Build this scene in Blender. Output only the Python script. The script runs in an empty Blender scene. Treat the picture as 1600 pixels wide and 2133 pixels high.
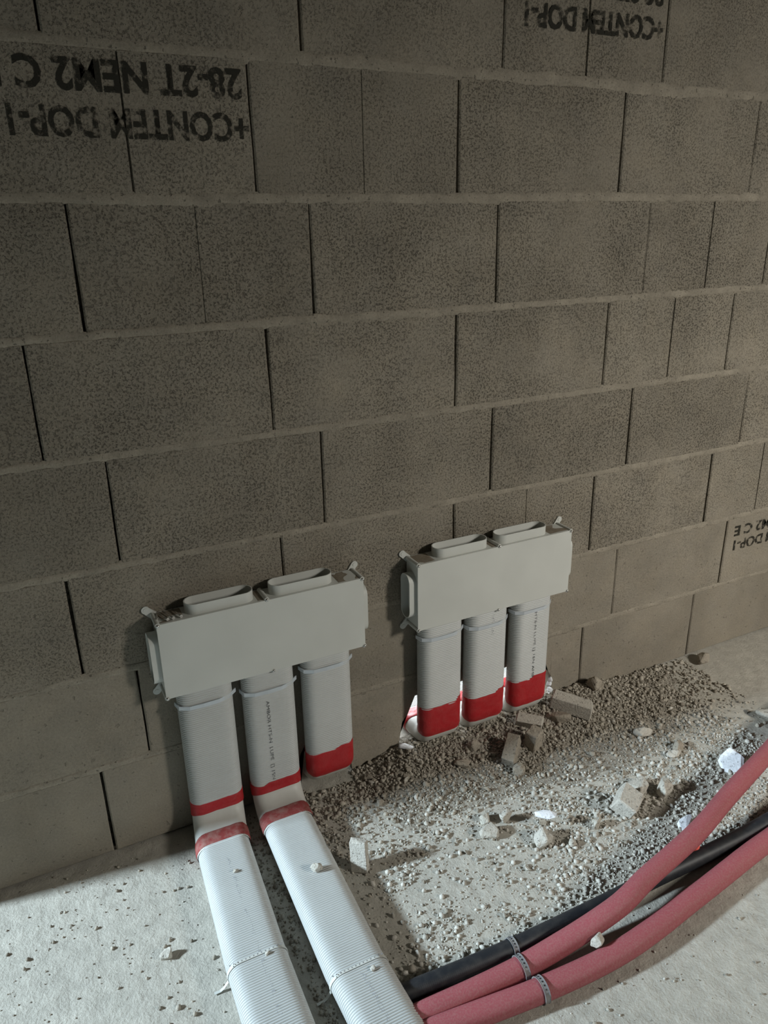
import bpy, bmesh, math, random
import numpy as np
from mathutils import Vector, Matrix, noise

R = math.radians
scene = bpy.context.scene
COL = scene.collection

# ------------------------------------------------------------------ camera
cam_d = bpy.data.cameras.new('camera')
cam = bpy.data.objects.new('camera', cam_d)
COL.objects.link(cam)
cam_d.sensor_fit = 'HORIZONTAL'
cam_d.sensor_width = 36.0
cam_d.lens = 1571.49 / 1600.0 * 36.0
cam_d.clip_start = 0.02
cam.location = (-0.50846, -1.66791, 1.47388)
cam.rotation_euler = (1.215682, 0.019777, -0.463382)
scene.camera = cam

# ------------------------------------------------------------------ view + world
vs = scene.view_settings
vs.view_transform = 'Standard'
vs.look = 'None'
vs.exposure = 0.0
vs.gamma = 1.0
vs.use_curve_mapping = False
scene.cycles.max_bounces = 7
scene.cycles.diffuse_bounces = 4
scene.cycles.glossy_bounces = 2

w = bpy.data.worlds.new('overcast_sky')
scene.world = w
w.use_nodes = True
bg = w.node_tree.nodes['Background']
bg.inputs['Color'].default_value = (0.75, 0.86, 1.0, 1)
bg.inputs['Strength'].default_value = 0.6


def area_light(name, loc, target, sx, sy, power, col, spread=180):
    d = bpy.data.lights.new(name, 'AREA')
    d.shape = 'RECTANGLE'
    d.size, d.size_y = sx, sy
    d.energy = power
    d.color = col
    d.spread = R(spread)
    o = bpy.data.objects.new(name, d)
    COL.objects.link(o)
    o.location = loc
    o.rotation_euler = (Vector(target) - Vector(loc)).to_track_quat('-Z', 'Y').to_euler()
    return o


# daylight in the window of the left wall, seen past the end of the block wall
area_light('daylight_left_window', (-4.05, 0.43, 2.05), (0.1, -0.5, 0.0), 0.24, 0.36, 165, (0.70, 0.87, 1.0), 110)
# daylight in the window behind the photographer, to the right
area_light('daylight_front_window', (2.4, -3.08, 2.02), (1.45, 0.0, 0.0), 0.48, 0.48, 24.5, (1.0, 0.965, 0.89), 90)
# daylight in the space behind the block wall, entering by the knocked-out hole
area_light('daylight_behind_wall', (0.50, 1.35, 0.95), (0.62, 0.05, 0.06), 1.3, 0.5, 70, (0.86, 0.94, 1.0), 120)


# ------------------------------------------------------------------ material helpers
class NT:
    def __init__(self, name):
        self.m = bpy.data.materials.new(name)
        self.m.use_nodes = True
        self.t = self.m.node_tree
        self.p = self.t.nodes['Principled BSDF']
        self.pos = self.t.nodes.new('ShaderNodeNewGeometry').outputs['Position']

    def n(self, kind, **kw):
        nd = self.t.nodes.new(kind)
        for k, v in kw.items():
            if k in nd.inputs.keys():
                self.set(nd.inputs[k], v)
            else:
                setattr(nd, k, v)
        return nd

    def set(self, sock, v):
        if isinstance(v, bpy.types.NodeSocket):
            self.t.links.new(v, sock)
        else:
            if sock.type == 'RGBA' and len(v) == 3:
                v = (*v, 1)
            sock.default_value = v

    def noise(self, scale, detail=2, rough=0.5, vec=None, dist=0.0):
        nd = self.n('ShaderNodeTexNoise', Scale=scale, Detail=detail, Roughness=rough, Distortion=dist)
        self.set(nd.inputs['Vector'], vec or self.pos)
        return nd.outputs['Fac']

    def voro(self, scale, vec=None, feature='F1'):
        nd = self.n('ShaderNodeTexVoronoi', Scale=scale, feature=feature)
        self.set(nd.inputs['Vector'], vec or self.pos)
        return nd.outputs['Distance']

    def scaled(self, s):
        nd = self.n('ShaderNodeMapping')
        self.set(nd.inputs['Vector'], self.pos)
        nd.inputs['Scale'].default_value = s
        return nd.outputs['Vector']

    def ramp(self, fac, a, b, va=0.0, vb=1.0):
        nd = self.n('ShaderNodeMapRange')
        self.set(nd.inputs[0], fac)
        for i, v in ((1, a), (2, b), (3, va), (4, vb)):
            self.set(nd.inputs[i], v)
        return nd.outputs[0]

    def math(self, op, a, b=0.0):
        nd = self.n('ShaderNodeMath', operation=op)
        self.set(nd.inputs[0], a)
        self.set(nd.inputs[1], b)
        return nd.outputs[0]

    def mix(self, fac, a, b, mode='MIX'):
        nd = self.n('ShaderNodeMix', data_type='RGBA', blend_type=mode)
        self.set(nd.inputs[0], fac)
        self.set(nd.inputs[6], a)
        self.set(nd.inputs[7], b)
        return nd.outputs[2]

    def mulv(self, colour, v):
        c = self.n('ShaderNodeCombineColor')
        for i in range(3):
            self.set(c.inputs[i], v)
        return self.mix(1.0, colour, c.outputs[0], 'MULTIPLY')

    def bump(self, h, dist, strength=1.0):
        nd = self.n('ShaderNodeBump', Strength=strength, Distance=dist)
        self.set(nd.inputs['Height'], h)
        self.t.links.new(nd.outputs[0], self.p.inputs['Normal'])

    def fin(self, colour, rough=0.8, metal=0.0, spec=0.3):
        self.set(self.p.inputs['Base Color'], colour)
        self.set(self.p.inputs['Roughness'], rough)
        self.p.inputs['Metallic'].default_value = metal
        self.p.inputs['Specular IOR Level'].default_value = spec
        return self.m


def make_block_mat():
    k = NT('block_concrete')
    oi = k.n('ShaderNodeObjectInfo')
    rnd = oi.outputs['Random']
    por = k.n('ShaderNodeSeparateColor')
    k.t.links.new(oi.outputs['Color'], por.inputs[0])
    por = por.outputs[0]
    big = k.noise(5, 3, 0.6)
    grain = k.noise(170, 5, 0.8)
    pit = k.noise(190, 3, 0.7)
    hole = k.noise(75, 3, 0.6, dist=0.4)
    patch = k.ramp(k.noise(4.0, 3, 0.6), 0.35, 0.65, 0.25, 1.0)
    por = k.math('MULTIPLY', por, patch)
    pits = k.math('MULTIPLY', k.ramp(pit, 0.46, 0.36, 0.0, 1.0), por)
    holes = k.ramp(hole, 0.345, 0.305, 0.0, 1.0)
    pits = k.math('MAXIMUM', pits, k.math('MULTIPLY', holes, k.math('ADD', k.math('MULTIPLY', por, 0.6), 0.35)))
    gs = k.ramp(k.math('SUBTRACT', grain, 0.5), -0.25, 0.25, -1.0, 1.0)
    v = k.math('ADD', 1.0, k.math('MULTIPLY', gs, k.math('ADD', 0.18, k.math('MULTIPLY', por, 0.26))))
    v = k.math('MULTIPLY', v, k.ramp(big, 0.3, 0.7, 0.86, 1.12))
    v = k.math('MULTIPLY', v, k.ramp(rnd, 0, 1, 0.94, 1.06))
    c = k.mulv(k.mix(k.noise(12, 2), (0.275, 0.238, 0.182), (0.250, 0.226, 0.186)), v)
    c = k.mix(k.math('MULTIPLY', pits, 0.62), c, (0.055, 0.047, 0.036))
    h = k.math('SUBTRACT', k.math('MULTIPLY', grain, k.math('ADD', 0.35, k.math('MULTIPLY', por, 0.5))), k.math('MULTIPLY', pits, 0.8))
    k.bump(h, 0.0045, 1.0)
    return k.fin(c, 0.95, spec=0.1)


def make_mortar_mat():
    k = NT('mortar')
    g = k.noise(190, 4, 0.75)
    b = k.noise(16, 4, 0.65)
    pit = k.ramp(k.noise(95, 3, 0.65), 0.37, 0.30)
    c = k.mulv((0.285, 0.252, 0.200), k.math('MULTIPLY', k.ramp(b, 0.3, 0.7, 0.78, 1.14), k.ramp(g, 0.25, 0.75, 0.76, 1.2)))
    c = k.mix(k.math('MULTIPLY', pit, 0.5), c, (0.07, 0.06, 0.048))
    k.bump(k.math('SUBTRACT', k.math('ADD', k.math('MULTIPLY', g, 0.5), b), k.math('MULTIPLY', pit, 0.5)), 0.0035, 1.0)
    return k.fin(c, 0.95, spec=0.1)


def make_floor_mat():
    k = NT('floor_concrete')
    streak = k.noise(1.0, 4, 0.6, vec=k.scaled((17, 7, 1)), dist=0.8)
    fine = k.noise(190, 4, 0.65)
    mid = k.noise(28, 4, 0.6)
    big = k.noise(4, 3, 0.6)
    v = k.math('MULTIPLY', k.ramp(mid, 0.3, 0.7, 0.86, 1.10), k.ramp(fine, 0.25, 0.75, 0.9, 1.1))
    v = k.math('MULTIPLY', v, k.ramp(big, 0.3, 0.7, 0.92, 1.06))
    c = k.mulv((0.43, 0.405, 0.350), v)
    spot = k.ramp(k.noise(55, 3, 0.7), 0.30, 0.24)
    c = k.mix(k.math('MULTIPLY', spot, 0.6), c, (0.16, 0.145, 0.12))
    h = k.math('ADD', k.math('MULTIPLY', streak, 0.45), k.math('MULTIPLY', mid, 0.9))
    h = k.math('ADD', h, k.math('MULTIPLY', fine, 0.30))
    k.bump(h, 0.006, 0.9)
    return k.fin(c, 0.9, spec=0.2)


def make_dirt_mat():
    k = NT('rubble_dirt')
    f = k.noise(160, 4, 0.7)
    b = k.noise(18, 3, 0.6)
    c = k.mulv((0.33, 0.30, 0.25), k.math('MULTIPLY', k.ramp(f, 0.25, 0.75, 0.65, 1.3), k.ramp(b, 0.3, 0.7, 0.8, 1.15)))
    k.bump(k.math('ADD', f, k.math('MULTIPLY', k.voro(110), 0.7)), 0.005, 1.0)
    return k.fin(c, 0.95, spec=0.1)


def make_grit_mat(name, a, b):
    k = NT(name)
    rnd = k.n('ShaderNodeNewGeometry').outputs['Random Per Island']
    f = k.noise(300, 2, 0.6)
    c = k.mulv(k.mix(rnd, a, b), k.ramp(f, 0.3, 0.7, 0.85, 1.12))
    k.bump(f, 0.001, 0.6)
    return k.fin(c, 0.9, spec=0.15)


def make_stone_mat(name, a, b, bd=0.003):
    k = NT(name)
    rnd = k.n('ShaderNodeObjectInfo').outputs['Random']
    f = k.noise(170, 4, 0.65)
    pits = k.ramp(k.noise(120, 2, 0.6), 0.38, 0.30)
    c = k.mulv(k.mix(rnd, a, b), k.ramp(f, 0.25, 0.75, 0.75, 1.2))
    c = k.mix(k.math('MULTIPLY', pits, 0.45), c, (0.08, 0.07, 0.06))
    k.bump(k.math('SUBTRACT', f, k.math('MULTIPLY', pits, 0.6)), bd, 0.9)
    return k.fin(c, 0.92, spec=0.15)


def make_plastic(name, c, rough=0.45, dust=0.0, spec=0.4, bd=0.0, dsc=45):
    k = NT(name)
    d = k.noise(dsc, 4, 0.65)
    col = k.mulv(c, k.ramp(k.noise(9, 2), 0.3, 0.7, 0.96, 1.03))
    if dust:
        col = k.mix(k.math('MULTIPLY', k.ramp(d, 0.42, 0.66), dust), col, (0.42, 0.38, 0.32))
    if bd:
        k.bump(d, bd, 1.0)
    return k.fin(col, rough, spec=spec)


def make_ink(name, c, a, b, scale=70):
    k = NT(name)
    k.fin(c, 0.9, spec=0.1)
    keep = k.ramp(k.math('ADD', k.math('MULTIPLY', k.noise(scale, 3, 0.7), 0.7), k.math('MULTIPLY', k.noise(scale * 0.25, 2), 0.3)), a, b)
    tr = k.n('ShaderNodeBsdfTransparent')
    mx = k.n('ShaderNodeMixShader')
    k.set(mx.inputs[0], keep)
    k.t.links.new(tr.outputs[0], mx.inputs[1])
    k.t.links.new(k.p.outputs[0], mx.inputs[2])
    k.t.links.new(mx.outputs[0], k.t.nodes['Material Output'].inputs['Surface'])
    return k.m


M = {
    'block': make_block_mat(),
    'mortar': make_mortar_mat(),
    'floor': make_floor_mat(),
    'dirt': make_dirt_mat(),
    'grit': make_grit_mat('grit_grey', (0.30, 0.28, 0.24), (0.58, 0.55, 0.49)),
    'grit_dark': make_grit_mat('grit_brown', (0.19, 0.165, 0.13), (0.46, 0.42, 0.35)),
    'stone': make_stone_mat('broken_concrete', (0.44, 0.41, 0.35), (0.52, 0.49, 0.43)),
    'stone_dark': make_stone_mat('dusty_broken_concrete', (0.29, 0.255, 0.205), (0.35, 0.31, 0.25)),
    'white': make_stone_mat('white_plaster', (0.75, 0.77, 0.80), (0.80, 0.82, 0.85), 0.001),
    'box': make_plastic('grey_white_box_plastic', (0.55, 0.555, 0.515), 0.5),
    'duct': make_plastic('grey_white_duct_plastic', (0.50, 0.51, 0.495), 0.5, 0.05),
    'duct_bend': make_plastic('smooth_bend_plastic', (0.58, 0.575, 0.53), 0.45, 0.12),
    'band': make_plastic('clip_band_plastic', (0.50, 0.54, 0.57), 0.22, spec=0.8),
    'tape': make_plastic('red_tape', (0.40, 0.018, 0.022), 0.42, 0.04, spec=0.35, bd=0.002),
    'tape_dusty_shaded': make_plastic('dusty_shaded_red_tape', (0.25, 0.048, 0.044), 0.7, 0.28, spec=0.2, bd=0.002),  # dust on the tape, plus its shade put into a darker base colour
    'conduit_red': make_plastic('red_conduit_plastic', (0.33, 0.085, 0.098), 0.6, 0.16, spec=0.25, bd=0.0005, dsc=260),
    'conduit_black': make_plastic('black_conduit_plastic', (0.018, 0.020, 0.024), 0.5, 0.04, spec=0.35),
    'tie': make_plastic('grey_tie_plastic', (0.19, 0.19, 0.195), 0.4, 0.3),
    'ink': make_ink('stencil_ink', (0.030, 0.028, 0.022), 0.38, 0.52),
    'ink_duct': make_ink('duct_print_ink', (0.07, 0.07, 0.07), 0.36, 0.50, 200),
    'ink_faint': make_ink('faded_duct_print_ink', (0.36, 0.37, 0.38), 0.46, 0.66, 150),
    'dust': make_plastic('brown_dust', (0.22, 0.185, 0.14), 0.95, 0.3, spec=0.05, bd=0.002),
    'room': make_plastic('room_render', (0.12, 0.11, 0.092), 0.95, spec=0.05),
    'red_scrap': make_plastic('red_scrap_plastic', (0.75, 0.13, 0.10), 0.5),
    'frame': make_plastic('window_frame_grey', (0.25, 0.25, 0.26), 0.5),
}
k_ = NT('screw_steel')
M['steel'] = k_.fin((0.62, 0.60, 0.57), 0.25, 1.0, 0.5)


# ------------------------------------------------------------------ object helpers
def mesh_obj(name, verts, faces, mat, parent=None, smooth=False):
    me = bpy.data.meshes.new(name)
    me.from_pydata([tuple(v) for v in verts], [], faces)
    me.materials.append(M[mat] if isinstance(mat, str) else mat)
    if smooth:
        me.polygons.foreach_set('use_smooth', [True] * len(me.polygons))
    me.update()
    o = bpy.data.objects.new(name, me)
    COL.objects.link(o)
    if parent is not None:
        o.parent = parent
        o.matrix_parent_inverse = Matrix.Translation(-parent.location) if parent.type == 'EMPTY' else Matrix.Identity(4)
    return o


def bm_obj(name, bm, mat, parent=None, smooth=False):
    bmesh.ops.recalc_face_normals(bm, faces=bm.faces)
    me = bpy.data.meshes.new(name)
    bm.to_mesh(me)
    bm.free()
    me.materials.append(M[mat] if isinstance(mat, str) else mat)
    if smooth:
        me.polygons.foreach_set('use_smooth', [True] * len(me.polygons))
    o = bpy.data.objects.new(name, me)
    COL.objects.link(o)
    if parent is not None:
        o.parent = parent
        o.matrix_parent_inverse = Matrix.Translation(-parent.location) if parent.type == 'EMPTY' else Matrix.Identity(4)
    return o


def thing(name, loc, label, cat, group=None):
    o = bpy.data.objects.new(name, None)
    o.empty_display_size = 0.05
    COL.objects.link(o)
    o.location = loc
    return tag(o, label, cat, group)


def tag(o, label, cat, group=None, kind=None):
    o['label'] = label
    o['category'] = cat
    if group:
        o['group'] = group
    if kind:
        o['kind'] = kind
    return o


def struct(o):
    o['kind'] = 'structure'
    return o


def boxv(x0, x1, y0, y1, z0, z1):
    v = [(x, y, z) for x in (x0, x1) for y in (y0, y1) for z in (z0, z1)]
    f = [(0, 1, 3, 2), (4, 6, 7, 5), (0, 4, 5, 1), (2, 3, 7, 6), (0, 2, 6, 4), (1, 5, 7, 3)]
    return v, f


def add_box(bm, x0, x1, y0, y1, z0, z1, bev=0.0):
    v, f = boxv(x0, x1, y0, y1, z0, z1)
    vs_ = [bm.verts.new(p) for p in v]
    fs = [bm.faces.new([vs_[i] for i in q]) for q in f]
    if bev:
        es = list({e for q in fs for e in q.edges})
        bmesh.ops.bevel(bm, geom=es, offset=bev, segments=2, profile=0.7, affect='EDGES')
    return bm


def add_cyl(bm, p0, p1, r, seg=14, r2=None):
    p0, p1 = Vector(p0), Vector(p1)
    d = (p1 - p0).normalized()
    a = d.orthogonal().normalized()
    b = d.cross(a)
    r2 = r if r2 is None else r2
    A = [bm.verts.new(p0 + r * (a * math.cos(t) + b * math.sin(t))) for t in np.linspace(0, 2 * math.pi, seg, endpoint=False)]
    B = [bm.verts.new(p1 + r2 * (a * math.cos(t) + b * math.sin(t))) for t in np.linspace(0, 2 * math.pi, seg, endpoint=False)]
    for i in range(seg):
        j = (i + 1) % seg
        bm.faces.new((A[i], A[j], B[j], B[i]))
    bm.faces.new(A[::-1])
    bm.faces.new(B)
    return bm


def text_mesh(name, body, xr, yl, width, height, origin, mat, parent, bold=0.0):
    """flat lettering; xr, yl: world directions of reading and of letter tops; origin = start of baseline"""
    cu = bpy.data.curves.new('t', 'FONT')
    cu.body = body
    cu.offset = bold
    cu.resolution_u = 3
    o = bpy.data.objects.new('t', cu)
    COL.objects.link(o)
    dg = bpy.context.evaluated_depsgraph_get()
    me = bpy.data.meshes.new_from_object(o.evaluated_get(dg))
    bpy.data.objects.remove(o)
    bpy.data.curves.remove(cu)
    co = np.array([v.co[:] for v in me.vertices])
    mn, mx = co.min(0), co.max(0)
    X, Y, O = Vector(xr), Vector(yl), Vector(origin)
    for v in me.vertices:
        a = (v.co.x - mn[0]) / (mx[0] - mn[0]) * width
        b = (v.co.y - mn[1]) / (mx[1] - mn[1]) * height
        v.co = O + X * a + Y * b
    me.materials.clear()
    me.materials.append(M[mat])
    ob = bpy.data.objects.new(name, me)
    COL.objects.link(ob)
    ob.parent = parent
    if parent.type == 'EMPTY':
        ob.matrix_parent_inverse = Matrix.Translation(-parent.location)
    return ob


def fbm(x, y, z, s):
    return noise.fractal(Vector((x * s, y * s, z * s)), 1.0, 2.0, 3)


# ------------------------------------------------------------------ setting
FX0, FX1, FY0, FY1, CEIL = -4.2, 3.4, -3.2, 2.6, 2.75
struct(mesh_obj('floor', [(FX0, FY0, 0), (FX1, FY0, 0), (FX1, FY1, 0), (FX0, FY1, 0)], [(0, 1, 2, 3)], 'floor'))
struct(mesh_obj('ceiling', *boxv(FX0, FX1, FY0, FY1, CEIL, CEIL + 0.15), 'room'))


def wall_with_opening(name, axis, at, t, a0, a1, o0, o1, z0, z1):
    bm = bmesh.new()
    for (p, q, r, s) in ((a0, o0, 0, CEIL), (o1, a1, 0, CEIL), (o0, o1, 0, z0), (o0, o1, z1, CEIL)):
        if axis == 'x':
            add_box(bm, at, at + t, p, q, r, s)
        else:
            add_box(bm, p, q, at, at + t, r, s)
    return struct(bm_obj(name, bm, 'room'))


def window_frame(name, axis, at, o0, o1, z0, z1):
    bm = bmesh.new()
    e = 0.05
    for (p, q, r, s) in ((o0, o0 + e, z0, z1), (o1 - e, o1, z0, z1), (o0, o1, z0, z0 + e), (o0, o1, z1 - e, z1)):
        if axis == 'x':
            add_box(bm, at, at + 0.06, p, q, r, s)
        else:
            add_box(bm, p, q, at, at + 0.06, r, s)
    return struct(bm_obj(name, bm, 'frame'))


wall_with_opening('wall_left', 'x', FX0 - 0.2, 0.2, FY0, FY1, 0.23, 0.63, 1.80, 2.30)
window_frame('window_1', 'x', FX0 - 0.08, 0.23, 0.63, 1.80, 2.30)
wall_with_opening('wall_front', 'y', FY0 - 0.2, 0.2, FX0, FX1, 1.95, 2.85, 1.55, 2.48)
window_frame('window_2', 'y', FY0 - 0.08, 1.95, 2.85, 1.55, 2.48)
struct(mesh_obj('wall_right', *boxv(FX1, FX1 + 0.2, FY0, FY1, 0, CEIL), 'room'))
struct(mesh_obj('wall_rear', *boxv(FX0, FX1, FY1, FY1 + 0.2, 0, CEIL), 'room'))

# ------------------------------------------------------------------ block wall
WX0, WX1 = -1.05, FX1
ZL = [0.0, 0.2592, 0.5147, 0.7775, 1.0324, 1.2874, 1.5473, 1.8108, 2.069, 2.327, 2.585, CEIL]
OFF = [-0.4755, -0.3565]           # joint phase of even / odd courses, from the floor up
wall = bpy.data.objects.new('wall_back', None)
COL.objects.link(wall)
struct(wall)
wall.location = (0, 0, 0)
# unseen core added behind the block faces so no light leaks through joints
rw = random.Random(4)

HOLE = [(0.338, 0.0), (0.342, 0.035), (0.350, 0.075), (0.356, 0.112), (0.376, 0.135), (0.40, 0.19), (0.87, 0.19), (0.893, 0.125), (0.905, 0.105), (0.899, 0.075), (0.912, 0.05), (0.908, 0.0)]
HOLE2 = [(0.030, 0.0), (0.024, 0.05), (0.034, 0.11), (0.05, 0.14), (0.17, 0.14), (0.188, 0.10), (0.186, 0.05), (0.19, 0.0)]


def outline_block(x0, x1, z0, z1, notches, rnd):
    """closed outline, counter-clockwise seen from the room, with jittered corners and notches in the foot"""
    j = lambda a=0.0012: rnd.uniform(-a, a)
    tl, tr, bl, br = j(0.0018), j(0.0018), j(0.0018), j(0.0018)
    pts = [(x0 + bl, z0 + j())]
    for nt in notches:
        pts += [p for p in nt]
    pts.append((x1 + br, z0 + j()))
    for t in (0.33, 0.66):
        pts.append((x1 + br + (tr - br) * t + j(0.001), z0 + (z1 - z0) * t))
    pts.append((x1 + tr, z1 + j()))
    for t in (0.25, 0.5, 0.75):
        pts.append((x1 + (x0 - x1) * t, z1 + j()))
    pts.append((x0 + tl, z1 + j()))
    for t in (0.66, 0.33):
        pts.append((x0 + bl + (tl - bl) * t + j(0.001), z0 + (z1 - z0) * t))
    return pts


def clip_notch(nt, x0, x1):
    """part of a hole outline between x0 and x1 (left to right)"""
    out = []
    for (a, b) in zip(nt[:-1], nt[1:]):
        for p, q in ((a, b),):
            if x0 <= p[0] <= x1:
                out.append(p)
            for xc in (x0, x1):
                if (p[0] - xc) * (q[0] - xc) < 0:
                    t = (xc - p[0]) / (q[0] - p[0])
                    out.append((xc, p[1] + (q[1] - p[1]) * t))
    if x0 <= nt[-1][0] <= x1:
        out.append(nt[-1])
    return out


def block(x0, x1, z0, z1, groove, rnd, notches=()):
    g = rnd.uniform(0.0012, 0.0032)
    pts = outline_block(x0 + g, x1 - g, z0 + 0.005, z1 - 0.005, [], rnd)
    yf = rnd.uniform(-0.0012, 0.0012)
    bm = bmesh.new()
    if notches:
        a, b = pts[0], pts[11 - 9]
        foot = []
        lx, rx = x0 + g, x1 - g
        for nt in notches:
            c = clip_notch(nt, lx, rx)
            foot += [(px, max(pz, 0.005)) for px, pz in c]
        body = pts[2:]
        first = [] if foot and foot[0][1] > 0.02 and abs(foot[0][0] - lx) < 1e-6 else [pts[0]]
        last = [] if foot and foot[-1][1] > 0.02 and abs(foot[-1][0] - rx) < 1e-6 else [pts[1]]
        if not last:
            body = [p for p in body if not (abs(p[0] - rx) < 0.006 and p[1] < foot[-1][1])]
        if not first:
            body = [p for p in body if not (abs(p[0] - lx) < 0.006 and p[1] < foot[0][1])]
        pts = first + foot + last + body
    n = len(pts)
    cx, cz = (x0 + x1) / 2, (z0 + z1) / 2
    fr = [bm.verts.new((px, yf + 0.003, pz)) for px, pz in pts]
    bk = [bm.verts.new((px, 0.2, pz)) for px, pz in pts]
    for i in range(n):
        j = (i + 1) % n
        bm.faces.new((fr[i], fr[j], bk[j], bk[i]))
    bm.faces.new(bk[::-1])
    if notches:
        bmesh.ops.triangulate(bm, faces=[bm.faces.new(fr)])
    else:
        # worn arris: slightly smaller flat face proud of the outline
        s = 0.0035
        inn = [bm.verts.new((px + s * (1 if px < cx - 0.2 else -1 if px > cx + 0.2 else 0), yf, pz + s * (1 if pz < cz - 0.1 else -1 if pz > cz + 0.1 else 0))) for px, pz in pts]
        for i in range(n):
            j = (i + 1) % n
            bm.faces.new((fr[i], fr[j], inn[j], inn[i]))
        bm.faces.new(inn)
        if groove:
            # shallow mid groove pressed into the face
            gm = cx + rnd.uniform(-0.004, 0.004)
            gw = 0.0030 if groove > 1 else 0.0016
            ztop, zbot = z1 - 0.012, z0 + 0.012
            geom = bm.verts[:] + bm.edges[:] + bm.faces[:]
            for xx in (gm - gw, gm, gm + gw):
                geom = bm.verts[:] + bm.edges[:] + bm.faces[:]
                bmesh.ops.bisect_plane(bm, geom=geom, plane_co=(xx, 0, 0), plane_no=(1, 0, 0))
            for v in bm.verts:
                if abs(v.co.x - gm) < 1e-5 and v.co.y < 0.02:
                    v.co.y += 0.008 if groove > 1 else 0.0022
    return bm_obj('concrete_block', bm, 'block', wall)


POROUS = (0.10, 0.22, 0.75, 0.95, 1.0, 1.0, 0.95, 0.8, 0.9, 0.9, 0.9)


STRONG = {(6, -0.4755): 2, (7, 0.6435): 2, (5, 1.1435): 2, (4, 1.0245): 2, (2, 1.5245): 2, (6, 0.0245): 1, (5, -0.3565): 1, (2, 0.5245): 1}
BL = {}
for c in range(len(ZL) - 1):
    off = OFF[c % 2]
    k0 = math.floor((WX0 - off) / 0.5)
    x = off + k0 * 0.5
    while x < WX1:
        a, b = max(x, WX0), min(x + 0.5, WX1)
        if b - a > 0.03:
            nts = ()
            if c == 0:
                nts = [h for h in (HOLE2, HOLE) if h[0][0] < b and h[-1][0] > a]
            st = 0
            for (cc, xx), s in STRONG.items():
                if cc == c and abs(xx - x) < 0.01:
                    st = s
            bo = BL[(c, int(round(x * 100 + 0.2)))] = block(a, b, ZL[c], ZL[c + 1], st, rw, nts)
            pr = max(0.0, min(1.0, POROUS[c] * rw.uniform(0.75, 1.1)))
            bo.color = (pr, pr, pr, 1)
        x += 0.5


def mortar_bed(z, x0, x1, seed, wide):
    rn = random.Random(seed)
    n = int((x1 - x0) / 0.012)
    v, f = [], []
    for i in range(n + 1):
        x = x0 + (x1 - x0) * i / n
        up = 0.0085 + wide * (0.005 + 0.016 * max(0, fbm(x, seed, 0, 3.1))) + 0.0055 * fbm(x, seed, 5, 30)
        dn = 0.0085 + wide * (0.003 + 0.018 * max(0, fbm(x, seed, 9, 2.7))) + 0.0055 * fbm(x, seed, 7, 30)
        bulge = 0.0010 + 0.0014 * fbm(x, seed, 3, 14)
        for dz, y in ((-dn, 0.0022), (-dn * 0.7, -0.0004), (-dn * 0.3, -bulge), (up * 0.3, -bulge), (up * 0.7, -0.0004), (up, 0.0022)):
            v.append((x, y + 0.0006 * fbm(x, z + dz, seed, 60), z + dz))
        if i:
            for q in range(5):
                a = (i - 1) * 6 + q
                f.append((a, a + 6, a + 7, a + 1))
    # inner body of the bed
    return mesh_obj('mortar_bed', v, f, 'mortar', wall, True)


for c in range(1, len(ZL) - 1):
    mortar_bed(ZL[c], WX0, WX1, c * 3 + 1, (0.1, 0.25, 0.3, 0.35, 0.45, 0.5, 0.7, 1.1, 1, 1, 1)[c])
for c in range(1, len(ZL) - 1):
    mesh_obj('mortar_core_light_stop', *boxv(WX0, WX1, 0.012, 0.19, ZL[c] - 0.007, ZL[c] + 0.007), 'mortar', wall)
# unseen fillers added deep in the dry upright joints to stop light leaking
for (c, xi), b in BL.items():
    x = OFF[c % 2] + round((xi / 100 - OFF[c % 2]) / 0.5) * 0.5
    if x > WX0 + 0.02 and not (c == 0 and (abs(x - 0.0245) < 0.02 or abs(x - 0.5245) < 0.02)):
        mesh_obj('joint_light_stop', *boxv(x - 0.008, x + 0.008, 0.035, 0.18, ZL[c] + 0.006, ZL[c + 1] - 0.006), 'block', wall)
mesh_obj('joint_light_stop', *boxv(0.5165, 0.5325, 0.035, 0.18, 0.20, ZL[1] - 0.006), 'block', wall)
mesh_obj('joint_light_stop', *boxv(0.0165, 0.0225, 0.035, 0.18, 0.006, ZL[1] - 0.006), 'block', wall)
# mortar squeezed out along the foot of the wall
def foot_bed(x0, x1, seed):
    n = int((x1 - x0) / 0.01)
    v, f = [], []
    for i in range(n + 1):
        x = x0 + (x1 - x0) * i / n
        h = 0.010 + 0.006 * fbm(x, seed, 1, 6) + 0.003 * fbm(x, seed, 2, 50)
        d = 0.004 + 0.004 * fbm(x, seed, 4, 8) + 0.002 * fbm(x, seed, 6, 60)
        v += [(x, -max(d, 0.0005), -0.001), (x, -max(d, 0.0005) * 0.7, h * 0.5), (x, 0.004, h)]
        if i:
            a = (i - 1) * 3
            f += [(a, a + 3, a + 4, a + 1), (a + 1, a + 4, a + 5, a + 2)]
    return mesh_obj('mortar_foot', v, f, 'mortar', wall, True)


for (a, b) in ((WX0, 0.02), (0.195, 0.335), (0.915, WX1)):
    mesh_obj('mortar_core_light_stop', *boxv(a, b, 0.015, 0.19, -0.001, 0.008), 'mortar', wall)  # unseen strip added under the wall foot, keeps light from leaking through

# stencilled marks: printed upside down on three blocks
def stencil(c, x, xa, xb, za, zb, body):
    b = BL[(c, int(round(x * 100 + 0.2)))]
    o = text_mesh('stencil_print', body, (-1, 0, 0), (0, 0, -1), xb - xa, zb - za, (xb, -0.0020, zb), 'ink', b, 0.030)
    o['label'] = 'faded black stencilled lettering printed upside down'


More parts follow.
